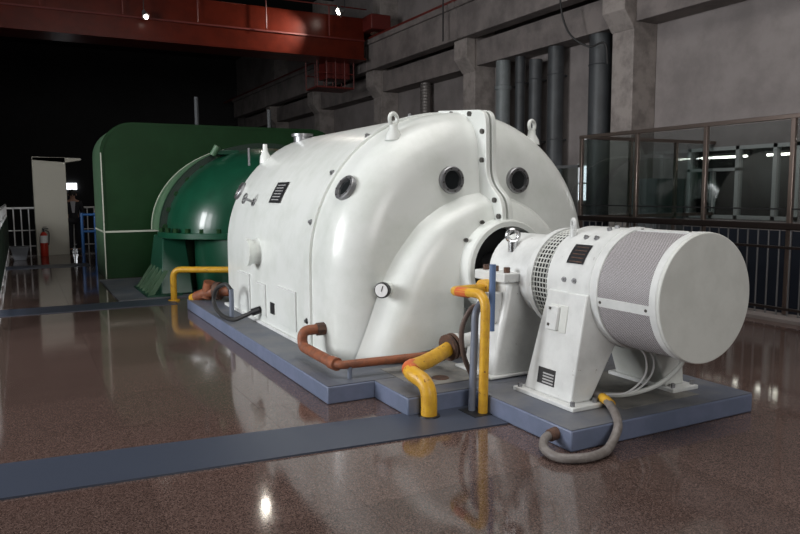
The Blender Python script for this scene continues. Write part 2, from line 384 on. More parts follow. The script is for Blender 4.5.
# ------------------------------------------------------------------ overhead crane
t = thing('overhead_crane', 'dark red overhead travelling crane across the top left of the hall', 'crane', (4, 24, 6.3))
MB().box(-9, 11.0, 23.3, 24.3, 6.35, 7.75).build('girder', 'red_crane', t, bevel=.02)
MB().box(-9, 11.0, 23.16, 24.44, 6.30, 6.36).build('bottom_flange', 'red_crane', t)
MB().box(-9, 11.0, 23.25, 23.3, 6.95, 7.0).build('web_stiffener', 'red_dark', t)
MB().box(-9, 11.0, 26.6, 27.5, 7.1, 8.1).build('girder', 'red_crane', t, bevel=.02)
MB().box(10.95, 11.7, 22.6, 28.3, 7.28, 7.78).build('end_carriage', 'red_dark', t, bevel=.03)
for y in (23.2, 27.6): MB().cyl((11.26, y, 7.34), (11.42, y, 7.34), .16, 20).build('wheel', 'rusty_iron', t)
for k in range(9): MB().tube([(-8+k*2.2, 23.1, 7.0), (-8+k*2.2, 23.1, 8.0)], .02, 6).build('rail_post', 'red_dark', t)
MB().tube([(-9, 23.1, 8.0), (11, 23.1, 8.0)], .022, 6).build('handrail', 'red_dark', t)
cage = MB().box(9.45, 10.85, 23.9, 25.0, 5.38, 5.44).build('cage_floor', 'red_dark', t)
for x in (9.45, 9.8, 10.15, 10.5, 10.85):
    for y in (23.9, 25.0): MB().tube([(x, y, 5.4), (x, y, 6.5)], .022, 6).build('cage_bar', 'red_dark', cage)
for z in (5.9, 6.45): MB().tube([(9.45, 23.9, z), (10.85, 23.9, z), (10.85, 25, z), (9.45, 25, z)], .022, 6, closed=True).build('cage_rail', 'red_dark', cage)
MB().box(9.9, 10.8, 24.1, 24.9, 5.75, 6.35).build('control_box', 'red_dark', t, bevel=.02)
def highbay(loc, r_, power, label, tilt=(0, 0, -1), m='lamp_lit'):
    d = Vector(tilt).normalized(); p = Vector(loc)
    t = thing('high_bay_lamp', label, 'lamp', loc, 'lit lamps under the crane')
    MB().lathe(p-d*.22, d, [(0, .05), (.06, .07), (.16, r_*.85), (.22, r_)], 20).build('reflector', 'lamp_body', t)
    MB().lathe(p-d*.01, d, [(0, r_*.55), (.05, r_*.5), (.09, r_*.25)], 16).build('bulb', m, t)
    MB().tube([p-d*.2, p-d*.2+Vector((0, 0, .5))], .015, 6).build('stem', 'black', t)
    l = bpy.data.lights.new('lamp_light', 'SPOT'); l.energy = power; l.spot_size = 1.1; l.spot_blend = 1.0; l.color = (1, .93, .82); l.shadow_soft_size = .1
    o = bpy.data.objects.new('lamp_light', l); COL.objects.link(o); o.parent = t; o.location = d*.1
    o.rotation_euler = d.to_track_quat('-Z', 'Y').to_euler()
highbay((3.62, 22.85, 6.93), .11, 12, 'small lit lamp on the front of the red crane girder', (.2, -.5, -.8))
highbay((9.62, 22.3, 7.62), .2, 600, 'large bright floodlight beside the crane end by the wall', (-2.4, 1.0, -.95))  # spot turned onto the girder to imitate its orange glints
highbay((6.9, 22.9, 9.0), .15, 20, 'lit lamp hanging above the hall whose glint shows on the floor', (-.25, -.8, -.55), 'lamp_bright')

# ------------------------------------------------------------------ foundation and floor plates
t = thing('foundation_plinth', 'blue-grey painted stepped concrete base under generator, bearing and exciter', 'plinth', (4, 6, 0))
a = MB().box(2.10, 5.88, 5.2, 10.64, 0, .148).build('generator_base', 'blue_paint', t, bevel=.012)
MB().box(2.104, 5.876, 5.204, 10.636, .148, .152).build('top_face', 'plinth_top', a)  # thin top sheet, coloured darker than the blue sides
a = MB().box(2.515, 5.45, 4.62, 5.2, 0, .146).build('bearing_base', 'blue_paint', t, bevel=.012)
MB().box(2.519, 5.446, 4.624, 5.2, .146, .15).build('top_face', 'plinth_top', a)
MB().box(2.72, 3.42, 4.82, 5.5, .152, .156).build('bare_patch', 'dusty_concrete', a)
MB().lathe((3.02, 4.98, .156), (0, 0, 1), [(0, .075), (.006, .07)], 20).build('drain_cover', 'rusty_iron', a)
a = MB().box(3.09, 4.9, 3.45, 4.62, 0, .146).build('exciter_base', 'blue_paint', t, bevel=.012)
MB().box(3.094, 4.896, 3.454, 4.62, .146, .15).build('top_face', 'plinth_top', a)
MB().box(3.72, 4.5, 3.62, 4.5, .15, .153).build('bare_patch', 'dusty_concrete', a)
strip = MB().hexa([(-.4, 4.44, 0), (3.08, 4.115, 0), (3.08, 4.62, 0), (-.4, 5.03, 0)], [(-.4, 4.44, .012), (3.08, 4.115, .012), (3.08, 4.62, .012), (-.4, 5.03, .012)])
one(strip, 'channel_cover_plate', 'checker_plate', 'long blue-grey chequered steel strip crossing the floor in front of the generator', 'floor plate', 'chequered strips over floor channels', smooth=False)
one(B(-.4, 2.08, 11.2, 11.85, 0, .01), 'channel_cover_plate', 'checker_plate', 'blue-grey steel strip on the floor beside the green turbine foot', 'floor plate', 'chequered strips over floor channels', smooth=False)
one(B(-.4, 1.4, 18.2, 18.95, 0, .01), 'channel_cover_plate', 'checker_plate', 'farthest dark steel strip on the floor before the beige booth', 'floor plate', 'chequered strips over floor channels', smooth=False)
one(B(1.3, 6.2, 11.88, 15.0, 0, .02), 'turbine_floor_plate', 'plinth_top', 'dark floor plate under the green turbine housing', 'floor plate', smooth=False)

# ------------------------------------------------------------------ generator
CX, AZ, GR, ZB = 3.99, .985, 1.52, .152
gen = thing('generator', 'large white rounded generator casing with portholes on the blue base', 'generator', (CX, 8, ZB))
def section(y, inset, n=40, grow=0, zb=ZB):
    r_ = GR-inset+grow; pts = [(CX-r_, y, zb), (CX-r_, y, zb+(AZ-zb)*.33), (CX-r_, y, zb+(AZ-zb)*.66)]
    for k in range(n+1):
        a = PI-PI*k/n; pts.append((CX+r_*math.cos(a), y, AZ+r_*math.sin(a)))
    return pts+[(CX+r_, y, zb+(AZ-zb)*.66), (CX+r_, y, zb+(AZ-zb)*.33), (CX+r_, y, zb)]
rows = [section(6.58, 0), section(8, 0), section(9.62, 0)]
for k in range(1, 7):
    a = k/6*PI/2; rows.append(section(9.62+.24*math.sin(a), .24*(1-math.cos(a))))
rows += [section(9.87, .6), section(9.88, 1.1), section(9.88, 1.45)]
MB().grid(rows).build('casing', 'white_paint', gen, angle=60)
rows = [section(6.58, 0), section(6.4, .004), section(6.2, .008)]
for k in range(1, 11):
    a = k/10*PI/2; rows.append(section(6.2-.42*math.sin(a), .008+.42*(1-math.cos(a))))
for ins, y in ((.6, 5.762), (.85, 5.742), (1.1, 5.73), (1.35, 5.724), (1.5, 5.722)): rows.append(section(y, ins))
bell = MB().grid(rows).build('end_bell', 'white_paint', gen, angle=70)
# seam flange between casing and bell, with bolts
sm = MB().grid([section(6.65, 0, 56, -.02), section(6.65, 0, 56, .022), section(6.49, 0, 56, .022), section(6.49, 0, 56, -.02)]).build('seam_band', 'white_paint', gen, angle=30)
for k in range(9):
    a = PI-PI*(k-1.2)/9
    if a > PI: p = Vector((CX-GR-.022, 6.575, AZ-.55)); nn = Vector((-1, 0, 0))
    else: nn = Vector((math.cos(a), 0, math.sin(a))); p = Vector((CX, 6.575, AZ))+nn*(GR+.022)
    MB().lathe(p, nn, [(0, .03), (.008, .03), (.008, .016), (.026, .016)], 12).build('bolt', 'dull_steel', sm)
MB().lathe((CX-GR-.022, 6.575, .32), (-1, 0, 0), [(0, .03), (.008, .03), (.008, .016), (.026, .016)], 12).build('bolt', 'dull_steel', sm)
# vertical split flanges on the centre line (two halves bolted face to face)
outer = fillet([Vector((0, 6.53, 2.545)), Vector((0, 5.66, 2.47)), Vector((0, 5.64, 1.80)), Vector((0, 5.39, 1.62)), Vector((0, 5.37, 1.40))], .14)
inner = [Vector((0, 5.72, 1.40)), Vector((0, 5.85, 1.8)), Vector((0, 6.1, 2.2)), Vector((0, 6.53, 2.45))]
poly = [(p.y, p.z) for p in outer]+[(p.y, p.z) for p in inner]
fl_l = MB().prism(poly, 0, CX-.062, CX-.012).build('split_flange', 'white_paint', gen, bevel=.008)
MB().prism(poly, 0, CX+.012, CX+.062).build('split_flange', 'white_paint', gen, bevel=.008)
for y, z in ((6.25, 2.485), (5.92, 2.455), (5.70, 2.27), (5.70, 2.0), (5.49, 1.62), (5.42, 1.47)):
    MB().cyl((CX-.062, y, z), (CX-.085, y, z), .025, 8).build('bolt', 'tiny_bolt', fl_l)
# arched fairing that bulges out of the bell round the shaft
def fair(t_, s_):
    """outline of the fairing: s_ 0..1 from left foot over the top to right foot, scaled in by t_"""
    hw = [(-1.36, -.83), (-1.22, -.5), (-1.09, -.15), (-.95, .15), (-.74, .42), (-.5, .58), (-.25, .68), (0, .72)]
    pts = hw+[(-x_, z_) for x_, z_ in reversed(hw[:-1])]
    q = s_*(len(pts)-1); i = min(int(q), len(pts)-2); f_ = q-i
    x_ = pts[i][0]*(1-f_)+pts[i+1][0]*f_; z_ = pts[i][1]*(1-f_)+pts[i+1][1]*f_
    return x_, z_
rows = []
N = 48
def lerp(a_, b_, q): return a_+(b_-a_)*q
sk = [(1.04, 5.785), (1.01, 5.762), (.98, 5.735), (.95, 5.69), (.92, 5.635), (.89, 5.59), (.85, 5.558), (.78, 5.533), (.70, 5.513), (.60, 5.497), (.51, 5.483), (.42, 5.47)]
for sc, y in sk:
    row = []
    for k in range(N+1):
        x_, z_ = fair(0, k/N)
        # shrink towards the shaft circle of radius .40 about the axis
        ang = math.atan2(max(z_, -.83), x_); tx, tz = .34*math.cos(ang), .34*math.sin(ang)
        q = (1-sc)/.58
        row.append((CX+lerp(x_, tx, q*.93), y, AZ+lerp(z_, tz, q*.93) if z_ > -.8 else AZ+lerp(z_, -.83, q)))
    rows.append(row)
fo = MB().grid(rows).build('shaft_fairing', 'white_paint', gen, angle=80)
sd = fo.modifiers.new('smooth', 'SMOOTH'); sd.iterations = 4; sd.factor = .5
# shaft ring with dark bore
ring = MB().lathe((CX, 5.75, AZ), (0, -1, 0), [(0, .47), (.40, .455), (.415, .44), (.415, .395), (.05, .395)], 48, caps=False).build('shaft_ring', 'white_paint', gen)
for a in (118, 146):
    a = math.radians(a); MB().lathe((CX+.49*math.cos(a), 5.47, AZ+.49*math.sin(a)), (0, -1, 0), [(0, .02), (.025, .02), (.025, .012), (.04, .012)], 8).build('bolt', 'tiny_bolt', ring)
MB().lathe((CX, 5.7, AZ), (0, -1, 0), [(0, .40), (.05, .392), (.06, .1)], 32).build('bore_shade', 'black', gen)  # black disc stands in for the dark inside of the bore
MB().cyl((CX, 5.7, AZ), (CX, 4.3, AZ), .13, 24).build('shaft', 'dull_steel', gen)
def port(p, n_, r_):
    p = Vector(p)
    o = MB().lathe(p, n_, [(-.02, r_), (.022, r_), (.03, r_*.93), (.03, r_*.72), (.004, r_*.68)], 32, caps=False).build('porthole', 'dull_steel', gen)
    MB().lathe(p, n_, [(-.01, r_*.7), (.008, r_*.7)], 32).build('glass', 'port_glass', o)
    u, w_, d = basis(n_)
    for k in range(8):
        a = 2*PI*k/8+.2; MB().lathe(p+d*.028+(u*math.cos(a)+w_*math.sin(a))*r_*.83, d, [(0, .009), (.008, .008)], 6).build('screw', 'tiny_bolt', o)
def cylp(deg, y, h=0):
    a = math.radians(deg); n_ = Vector((math.cos(a), 0, math.sin(a))); return Vector((CX, y, AZ))+n_*(GR+h), n_
port((CX-.385, 5.742, AZ+.825), (0, -1, 0), .128); port((CX+.385, 5.742, AZ+.825), (0, -1, 0), .128)
p, n_ = cylp(150, 6.12, -.012); port(p, n_+Vector((0, -.16, 0)), .125)
p, n_ = cylp(151, 9.62, 0); port(p, n_+Vector((0, .1, 0)), .128)
def lift_eye(p, n_, h=.13, rr=.062, nm='lifting_eye', m='white_paint'):
    p = Vector(p); o = MB().lathe(p-Vector(n_)*.04, n_, [(0, .085), (.05, .075), (h, .042), (h+.04, .04)], 16).build(nm, m, gen)
    MB().torus(p+Vector((0, 0, h+.05)), (.35, -1, 0), rr, .02, 20, 8).build('ring', m, o)
p, n_ = cylp(123.5, 6.08, -.03); lift_eye(p, (0, 0, 1), .11, .052)
p, n_ = cylp(56.5, 6.08, -.03); lift_eye(p, (0, 0, 1), .11, .052)
p, n_ = cylp(130, 9.6, 0); o = MB().lathe(p-Vector((0, 0, .05)), (0, 0, 1), [(0, .08), (.1, .07), (.17, .035), (.26, .03)], 12).build('lifting_eye', 'white_paint', gen)
MB().tube([p+Vector((-.2, .1, -.08)), p+Vector((-.2, .1, .16))], .016, 6).build('breather_pipe', 'dull_steel', gen)
p, n_ = cylp(108, 9.5, 0); MB().lathe(p, (0, 0, 1), [(-.06, .12), (.04, .12), (.04, .15), (.075, .15)], 20).build('top_vent', 'dull_steel', gen)
# nameplate, wheel handle, side boss
def curved_plate(nm, d0, d1, y0, y1, h, m, par=gen, n=8):
    g = []
    for k in range(n+1):
        a, n_ = cylp(d0+(d1-d0)*k/n, 0, 0); g.append([(a.x+n_.x*h, y0, a.z+n_.z*h), (a.x+n_.x*h, y1, a.z+n_.z*h)])
    g2 = []
    for k in range(n+1):
        a, n_ = cylp(d0+(d1-d0)*k/n, 0, 0); g2.append([(a.x, y0, a.z), (a.x, y0, a.z)])
    mbb = MB().grid(g)
    return mbb.build(nm, m, par)
npl = curved_plate('nameplate', 147, 157, 7.74, 8.14, .012, 'plate_black')
for k in range(6): curved_plate('text_line', 148.4+k*1.4, 148.75+k*1.4, 7.80+.02*(k % 2), 8.08, .0145, 'plate_text', npl, 1)
p, n_ = cylp(157, 8.75, 0); o = MB().lathe(p, n_, [(0, .05), (.02, .05), (.02, .016), (.13, .016)], 12).build('valve_stem', 'dull_steel', gen)
MB().torus(p+n_*.13, n_, .062, .011, 20, 6).tube([p+n_*.13+Vector((0, -.06, 0)), p+n_*.13+Vector((0, .06, 0))], .009, 6).build('hand_wheel', 'dull_steel', o)
ZS = CX-GR
o = MB().lathe((ZS+.02, 8.28, 1.0), (-1, 0, 0), [(0, .18), (.03, .15), (.08, .14), (.12, .165), (.16, .165), (.165, .0)], 28).build('side_boss', 'white_paint', gen, angle=50)
# access panels with raised frames low on the side
for y0, y1, z0, z1 in ((6.95, 7.52, .26, .66), (7.98, 8.32, .26, .62), (8.62, 9.12, .26, .68)):
    o = MB().box(ZS-.006, ZS+.02, y0, y1, z0, z1).build('access_panel', 'white_paint', gen, bevel=.004)
    MB().box(ZS-.016, ZS, y0-.022, y0, z0, z1+.02).box(ZS-.016, ZS, y0, y1, z1, z1+.02).build('panel_frame', 'white_worn', o)
MB().box(ZS-.008, ZS, 7.66, 7.80, .33, .46).build('small_plate', 'plate_black', gen)
MB().box(ZS-.03, ZS+.05, 6.0, 9.8, ZB, ZB+.035).build('skirt_flange', 'white_worn', gen, bevel=.006)
# dial gauge on a stub at the front left of the fairing
gd = Vector((-.75, -.66, .05)).normalized(); g0 = Vector((2.92, 5.74, .82))
o = MB().lathe(g0-gd*.14, gd, [(0, .09), (.1, .085), (.14, .062), (.2, .06)], 24).build('gauge_stub', 'white_paint', gen)
o2 = MB().lathe(g0+gd*.06, gd, [(0, .05), (.03, .05), (.04, .072), (.085, .072), (.09, .064)], 24).build('dial_gauge', 'black', gen)
MB().lathe(g0+gd*.15, gd, [(0, .06), (.003, .06)], 24).build('dial_face', 'white_label', o2)
u, w_, d = basis(gd); MB().tube([g0+gd*.155-w_*.01, g0+gd*.155+w_*.04+u*.015], .004, 4).build('needle', 'black', o2)

# ------------------------------------------------------------------ bearing pedestal
bp_ = thing('bearing_pedestal', 'chipped white bearing pedestal between generator and exciter', 'bearing', (CX, 4.95, .156))
y0, y1 = 4.74, 5.2
MB().lathe((CX, y1, AZ), (0, -1, 0), [(0, .33), (.02, .345), (.54, .345), (.58, .33)], 40).build('bearing_cap', 'white_worn', bp_)
body = MB().hexa([(CX-.61, y0, .156), (CX+.61, y0, .156), (CX+.61, y1, .156), (CX-.61, y1, .156)], [(CX-.43, y0+.02, AZ-.04), (CX+.43, y0+.02, AZ-.04), (CX+.43, y1, AZ-.04), (CX-.43, y1, AZ-.04)])
body = body.build('pedestal_body', 'white_worn', bp_, bevel=.035)
MB().box(CX-.65, CX+.65, y0-.03, y1+.06, .156, .18).build('foot_flange', 'white_worn', bp_, bevel=.008)
for s_ in (-1, 1):
    fl_ = MB().box(*sorted((CX+s_*.50, CX+s_*.30)), y0, y1-.02, AZ-.04, AZ+.04).build('split_flange', 'white_worn', bp_, bevel=.01)
    for y in (y0+.06, y0+.22, y1-.1): MB().cyl((CX+s_*.43, y, AZ+.03), (CX+s_*.43, y, AZ+.085), .027, 6).build('bolt', 'rusty_iron', fl_)
o = MB().cyl((CX-.26, 4.95, AZ+.20), (CX-.26, 4.95, AZ+.285), .04, 14).build('eye_bolt', 'steel', bp_)
MB().torus((CX-.26, 4.95, AZ+.335), (-.45, -1, 0), .05, .019, 20, 8).build('ring', 'steel', o)
o = MB().cyl((CX-.48, 5.1, .44), (CX-.74, 5.1, .405), .06, 18).build('oil_pipe_stub', 'white_worn', bp_)
MB().cyl((CX-.72, 5.1, .407), (CX-.75, 5.1, .403), .085, 18).build('flange', 'white_worn', o)
MB().box(CX-.565, CX-.46, 4.82, 4.98, .60, .86).build('oil_sight', 'white_worn', bp_, bevel=.01)

# ------------------------------------------------------------------ exciter
ex = thing('exciter', 'white drum exciter with perforated cover on two tapered legs', 'exciter', (CX, 3.8, .15))
def drum(nm, y0, y1, r_, m, par=ex, bevel=.006, r0=None):
    return MB().lathe((CX, y1, AZ), (0, -1, 0), [(0, r_), (y1-y0, r_)], 72).build(nm, m, par, bevel=bevel)
drum('housing', 3.83, 4.28, .44, 'white_worn')
drum('rear_ring', 3.73, 3.83, .447, 'white_worn')
drum('housing_lip', 3.80, 3.815, .452, 'white_worn')
pf = MB().lathe((CX, 3.74, AZ), (0, -1, 0), [(0, .434), (.5, .434)], 96, caps=False).build('perforated_cover', 'perforated', ex)
uvl = pf.data.uv_layers.new(name='UVMap')
for poly_ in pf.data.polygons:
    zs = []
    for li in poly_.loop_indices:
        co = pf.data.vertices[pf.data.loops[li].vertex_index].co
        zs.append([math.atan2(co.z+.15-AZ, co.x), co.y, li])
    if max(q[0] for q in zs)-min(q[0] for q in zs) > PI:
        for q in zs:
            if q[0] < 0: q[0] += 2*PI
    for a_, y_, li in zs: uvl.data[li].uv = (a_*.44, y_)
drum('front_ring', 3.205, 3.265, .443, 'white_worn')
drum('end_cap', 3.18, 3.21, .44, 'cream_drum')
MB().lathe((CX, 3.24, AZ), (0, -1, 0), [(0, .3), (.005, .3)], 8)
# cover strips along the drum
for deg in (188, 96, 4, 278):
    a = math.radians(deg); n_ = Vector((math.cos(a), 0, math.sin(a))); tn = Vector((-math.sin(a), 0, math.cos(a))); c = Vector((CX, 0, AZ))+n_*.432
    q = [c-tn*.032, c+tn*.032]
    o = MB().hexa([q[0]+Vector((0, 3.26, 0)), q[1]+Vector((0, 3.26, 0)), q[1]+Vector((0, 3.735, 0)), q[0]+Vector((0, 3.735, 0))],
              [q[0]+n_*.009+Vector((0, 3.26, 0)), q[1]+n_*.009+Vector((0, 3.26, 0)), q[1]+n_*.009+Vector((0, 3.735, 0)), q[0]+n_*.009+Vector((0, 3.735, 0))]).build('cover_strip', 'white_worn', ex)
    for y in (3.29, 3.705): MB().lathe(c+n_*.008+Vector((0, y, 0)), n_, [(0, .012), (.006, .01)], 8).build('screw', 'tiny_bolt', o)
# coupling guard: dark inside, wire grid and rims
MB().lathe((CX, 4.55, AZ), (0, -1, 0), [(0, .36), (.26, .36)], 40).build('guard_void', 'cage_void', ex)
gd_ = MB()
for k in range(64):
    a = 2*PI*k/64; gd_.tube([(CX+.40*math.cos(a), 4.29, AZ+.40*math.sin(a)), (CX+.40*math.cos(a), 4.52, AZ+.40*math.sin(a))], .0055, 4)
for k in range(6): gd_.torus((CX, 4.30+k*.036, AZ), (0, 1, 0), .402, .0055, 64, 4)
tag(gd_.build('guard_mesh', 'cream_drum', ex), None, None, None, 'stuff')
MB().lathe((CX, 4.56, AZ), (0, -1, 0), [(0, .38), (0, .415), (.06, .415), (.06, .38)], 64, caps=False).build('guard_rim', 'white_worn', ex)
# legs
def leg(s_):
    X = lambda v_: CX+s_*v_
    MBl = MB()
    a = [(X(-.58), 3.82, .18), (X(-.39), 3.82, .18), (X(-.39), 4.36, .18), (X(-.58), 4.36, .18)]
    b_ = [(X(-.47), 3.80, AZ-.02), (X(-.02), 3.79, AZ-.12), (X(-.02), 4.22, AZ-.12), (X(-.47), 4.22, AZ-.02)]
    if s_ < 0: a = [a[1], a[0], a[3], a[2]]; b_ = [b_[1], b_[0], b_[3], b_[2]]
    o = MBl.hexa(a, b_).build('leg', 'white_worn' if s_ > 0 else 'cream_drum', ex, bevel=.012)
    f_ = MB().box(*sorted((X(-.64), X(-.36))), 3.73, 4.42, .15, .182).build('foot_plate', 'white_worn', o, bevel=.006)
    for x_, y_ in ((-.61, 3.77), (-.61, 4.37), (-.40, 3.77)): MB().cyl((X(x_), y_, .18), (X(x_), y_, .215), .018, 6).build('foot_bolt', 'dull_steel', o)
    return o
lg = leg(1); leg(-1)
# left leg details: cable cover with recess, rating plate
def onleg(y_, z_, h=0):
    q = (z_-.19)/(AZ-.02-.19); return Vector((CX-.58+.11*q-h, y_, z_))
def legplate(nm, ya, yb, za, zb, h0, h1, m, par=lg, bevel=0):
    bt = [onleg(ya, za, h0), onleg(yb, za, h0), onleg(yb, zb, h0), onleg(ya, zb, h0)]
    tp = [onleg(ya, za, h1), onleg(yb, za, h1), onleg(yb, zb, h1), onleg(ya, zb, h1)]
    return MB().hexa(bt, tp).build(nm, m, par, bevel=bevel)
rp = legplate('rating_plate', 4.02, 4.21, .255, .375, -.002, .005, 'plate_black')
for k in range(4): legplate('text_row', 4.03, 4.15, .267+k*.022, .277+k*.022, .004, .0065, 'plate_text', lg)
legplate('recess_frame', 3.97, 4.16, .66, .86, -.004, .006, 'cream_drum', bevel=.003)
legplate('cable_cover', 4.05, 4.17, .67, .85, -.004, .03, 'white_worn', bevel=.008)
for z_ in (.70, .82): legplate('screw', 4.125, 4.145, z_, z_+.02, .029, .036, 'tiny_bolt')
# housing nameplate, bolts and lifting eye on the left
def exsurf(deg, y_, h=0):
    a = math.radians(deg); n_ = Vector((math.cos(a), 0, math.sin(a))); return Vector((CX, y_, AZ))+n_*(.44+h), n_
g = []
for k in range(7):
    a, n_ = exsurf(134+k*3.6, 0, .004); g.append([(a.x, 3.92, a.z), (a.x, 4.10, a.z)])
npl = MB().grid(g).build('nameplate', 'plate_black', ex)
for k in range(5):
    a, n_ = exsurf(137+k*4, 0, .0055); a2, _ = exsurf(138+k*4, 0, .0055)
    MB().grid([[(a.x, 3.94, a.z), (a.x, 4.07, a.z)], [(a2.x, 3.94, a2.z), (a2.x, 4.07, a2.z)]]).build('text_line', 'rusty_iron', npl)
for deg, y_ in ((124, 3.95), (124, 4.06), (172, 3.97), (172, 4.08)):
    a, n_ = exsurf(deg, y_); MB().lathe(a, n_, [(-.005, .02), (.012, .02), (.012, .011), (.024, .01)], 8).build('bolt', 'dull_steel', ex)
a, n_ = exsurf(122, 4.22)
o = MB().cyl(a-Vector((0, 0, .02)), a+Vector((0, 0, .05)), .026, 14).build('lifting_eye', 'white_worn', ex)
MB().torus(a+Vector((0, 0, .085)), (1, -.5, 0), .042, .015, 20, 8).build('ring', 'white_worn', o)
for deg in (106, 96):
    a, n_ = exsurf(deg, 3.95); MB().lathe(a, n_, [(-.005, .02), (.02, .018)], 8).build('bolt', 'dull_steel', ex)

# ------------------------------------------------------------------ pipes and hoses round the machine
t = thing('rusty_drain_pipe', 'rusty orange pipe with elbows running along the generator foot', 'pipe', (2.4, 6.2, .3))
MB().tube([(2.47, 6.2, .42), (2.26, 6.2, .42), (2.26, 6.2, .27), (2.26, 5.40, .27)], .048, 14, bend=.12).build('elbow_pipe', 'rust_pipe', t)
MB().cyl((2.5, 6.2, .42), (2.40, 6.2, .42), .062, 8).build('union_nut', 'rusty_iron', t)
MB().tube([(2.26, 5.42, .27), (2.3, 5.36, .27), (3.18, 5.30, .27)], .036, 14, bend=.05).build('long_pipe', 'rust_pipe', t)
MB().cyl((2.26, 5.50, .27), (2.27, 5.40, .27), .056, 14).build('coupling', 'rust_pipe', t)
MB().cyl((2.36, 5.345, .152), (2.36, 5.345, .25), .02, 10).build('support_post', 'slate_pipe', t)
MB().cyl((3.14, 5.30, .27), (3.24, 5.29, .27), .06, 12).build('end_fitting', 'rusty_iron', t)
t = thing('yellow_oil_pipe', 'short fat yellow pipe bending from the rusty flange down through the floor strip', 'pipe', (2.66, 4.55, 0))
MB().tube([(3.25, 5.1, .40), (3.12, 5.06, .36), (2.88, 4.96, .315), (2.60, 4.82, .315), (2.655, 4.54, .26), (2.655, 4.54, .005)], .062, 16, bend=.15).build('pipe', 'yellow_paint', t)
MB().tube([(2.70, 4.876, .316), (2.64, 4.83, .314), (2.63, 4.74, .30)], .0635, 16, bend=.06).build('red_band', 'yellow_red', t)
for q in (0, .045):
    d = Vector((1, .12, .16)).normalized(); c = Vector((3.15, 5.08, .375))+d*q
    o = MB().lathe(c, d, [(0, .115), (.03, .115)], 20).build('flange', 'rusty_iron', t)
MB().lathe((2.655, 4.54, .012), (0, 0, 1), [(0, .085), (.008, .083)], 16).build('floor_collar', 'black', t)
t = thing('yellow_riser_pipe', 'tall thin yellow pipe with red band standing before the bearing', 'pipe', (2.98, 4.42, 0))
MB().tube([(3.47, 4.97, .885), (3.30, 4.94, .89), (3.045, 4.87, .90), (3.07, 4.40, .93), (3.05, 4.40, .012)], .037, 14, bend=.13).build('pipe', 'yellow_paint', t)
MB().tube([(3.053, 4.76, .907), (3.06, 4.62, .914)], .0395, 14).build('red_band', 'yellow_red', t)
MB().cyl((3.42, 4.965, .886), (3.49, 4.98, .884), .075, 14).build('flange', 'yellow_paint', t)
one(MB().tube([(3.01, 4.49, .012), (3.07, 4.54, .78), (3.16, 4.56, .86)], .029, 12, bend=.1), 'blue_standpipe', 'slate_pipe', 'slate grey standpipe right behind the tall yellow pipe', 'pipe')
one(MB().cyl((3.25, 4.58, .60), (3.26, 4.58, 1.13), .026, 12), 'blue_rod', 'blue_pipe', 'short blue pipe in front of the bearing split flange', 'pipe')
one(MB().tube(smoothpath([(3.2, 4.62, .76), (3.13, 4.66, .79), (3.055, 4.70, .63), (3.07, 4.71, .42), (3.15, 4.72, .24), (3.2, 4.73, .165)]), .021, 10), 'brown_hose', 'brown_rubber', 'brown rubber hose arching behind the tall yellow pipe', 'hose')
one(MB().box(2.93, 3.085, 4.33, 4.56, .012, .016), 'pipe_hatch', 'black', 'dark square opening in the floor strip round the yellow riser', 'hatch', smooth=False)
# hose out of the exciter base
t = thing('exciter_hose', 'grey rubber cable hose looping from exciter leg down into the base side', 'hose', (3.3, 3.5, 0))
MB().tube(smoothpath([(3.66, 3.86, .22), (3.64, 3.72, .21), (3.56, 3.56, .19), (3.46, 3.41, .14), (3.35, 3.35, .06), (3.22, 3.29, .035), (3.05, 3.28, .033), (2.91, 3.36, .033), (2.91, 3.5, .045), (2.99, 3.59, .075), (3.09, 3.60, .092)]), .03, 12).build('hose', 'grey_rubber', t)
MB().cyl((3.03, 3.595, .083), (3.10, 3.60, .092), .042, 12).build('end_fitting', 'rusty_iron', t)
MB().tube(smoothpath([(3.647, 3.76, .214), (3.635, 3.70, .209), (3.61, 3.63, .20)]), .034, 12).build('yellow_tape', 'yellow_paint', t)
for k, (dx, lab) in enumerate(((0, 'inner of two thin white cables hanging in a loop under the exciter'), (.07, 'outer of two thin white cables hanging in a loop under the exciter'))):
    one(MB().tube(smoothpath([(3.88, 3.72, .60), (4.0+dx, 3.70, .50), (4.03+dx, 3.72, .34), (3.92+dx, 3.78, .21), (3.76, 3.86, .19)]), .0075, 8), 'white_cable', 'white_label', lab, 'cable', 'white cables under the exciter')
one(MB().tube(smoothpath([(4.30, 3.62, .60), (4.30, 3.62, .42), (4.16, 3.70, .26), (3.96, 3.80, .185), (3.8, 3.9, .175)]), .018, 10), 'white_conduit', 'cream_drum', 'thick off-white flexible conduit below the perforated drum', 'cable')
# far end of the generator
t = thing('yellow_frame_pipe', 'yellow pipe frame at the far end of the generator base', 'pipe', (2.2, 11.4, 0))
MB().tube([(2.08, 11.55, 0), (2.08, 11.55, .50), (3.1, 10.9, .50)], .05, 12, bend=.14).build('pipe', 'yellow_paint', t)
MB().lathe((2.08, 11.55, 0), (0, 0, 1), [(0, .09), (.02, .09)], 14).build('foot_flange', 'yellow_paint', t)
t = thing('rusty_valve_cluster', 'rusty orange valve fittings behind the far corner of the generator', 'valve', (2.35, 10.4, .15))
MB().tube([(2.2, 10.5, .19), (2.34, 10.3, .28), (2.6, 10.1, .30)], .075, 12, bend=.1).build('valve_body', 'rust_pipe', t)
MB().cyl((2.33, 10.36, .2), (2.36, 10.28, .42), .09, 12).build('bonnet', 'rust_pipe', t)
MB().cyl((2.42, 10.22, .3), (2.48, 10.16, .3), .13, 12).build('flange', 'rusty_iron', t)
MB().tube([(2.16, 10.56, .16), (2.23, 10.45, .21)], .07, 10).build('yellow_end', 'yellow_paint', t)
t = thing('black_hose', 'black rubber hose looped from a short post to the generator side', 'hose', (2.3, 8.6, .15))
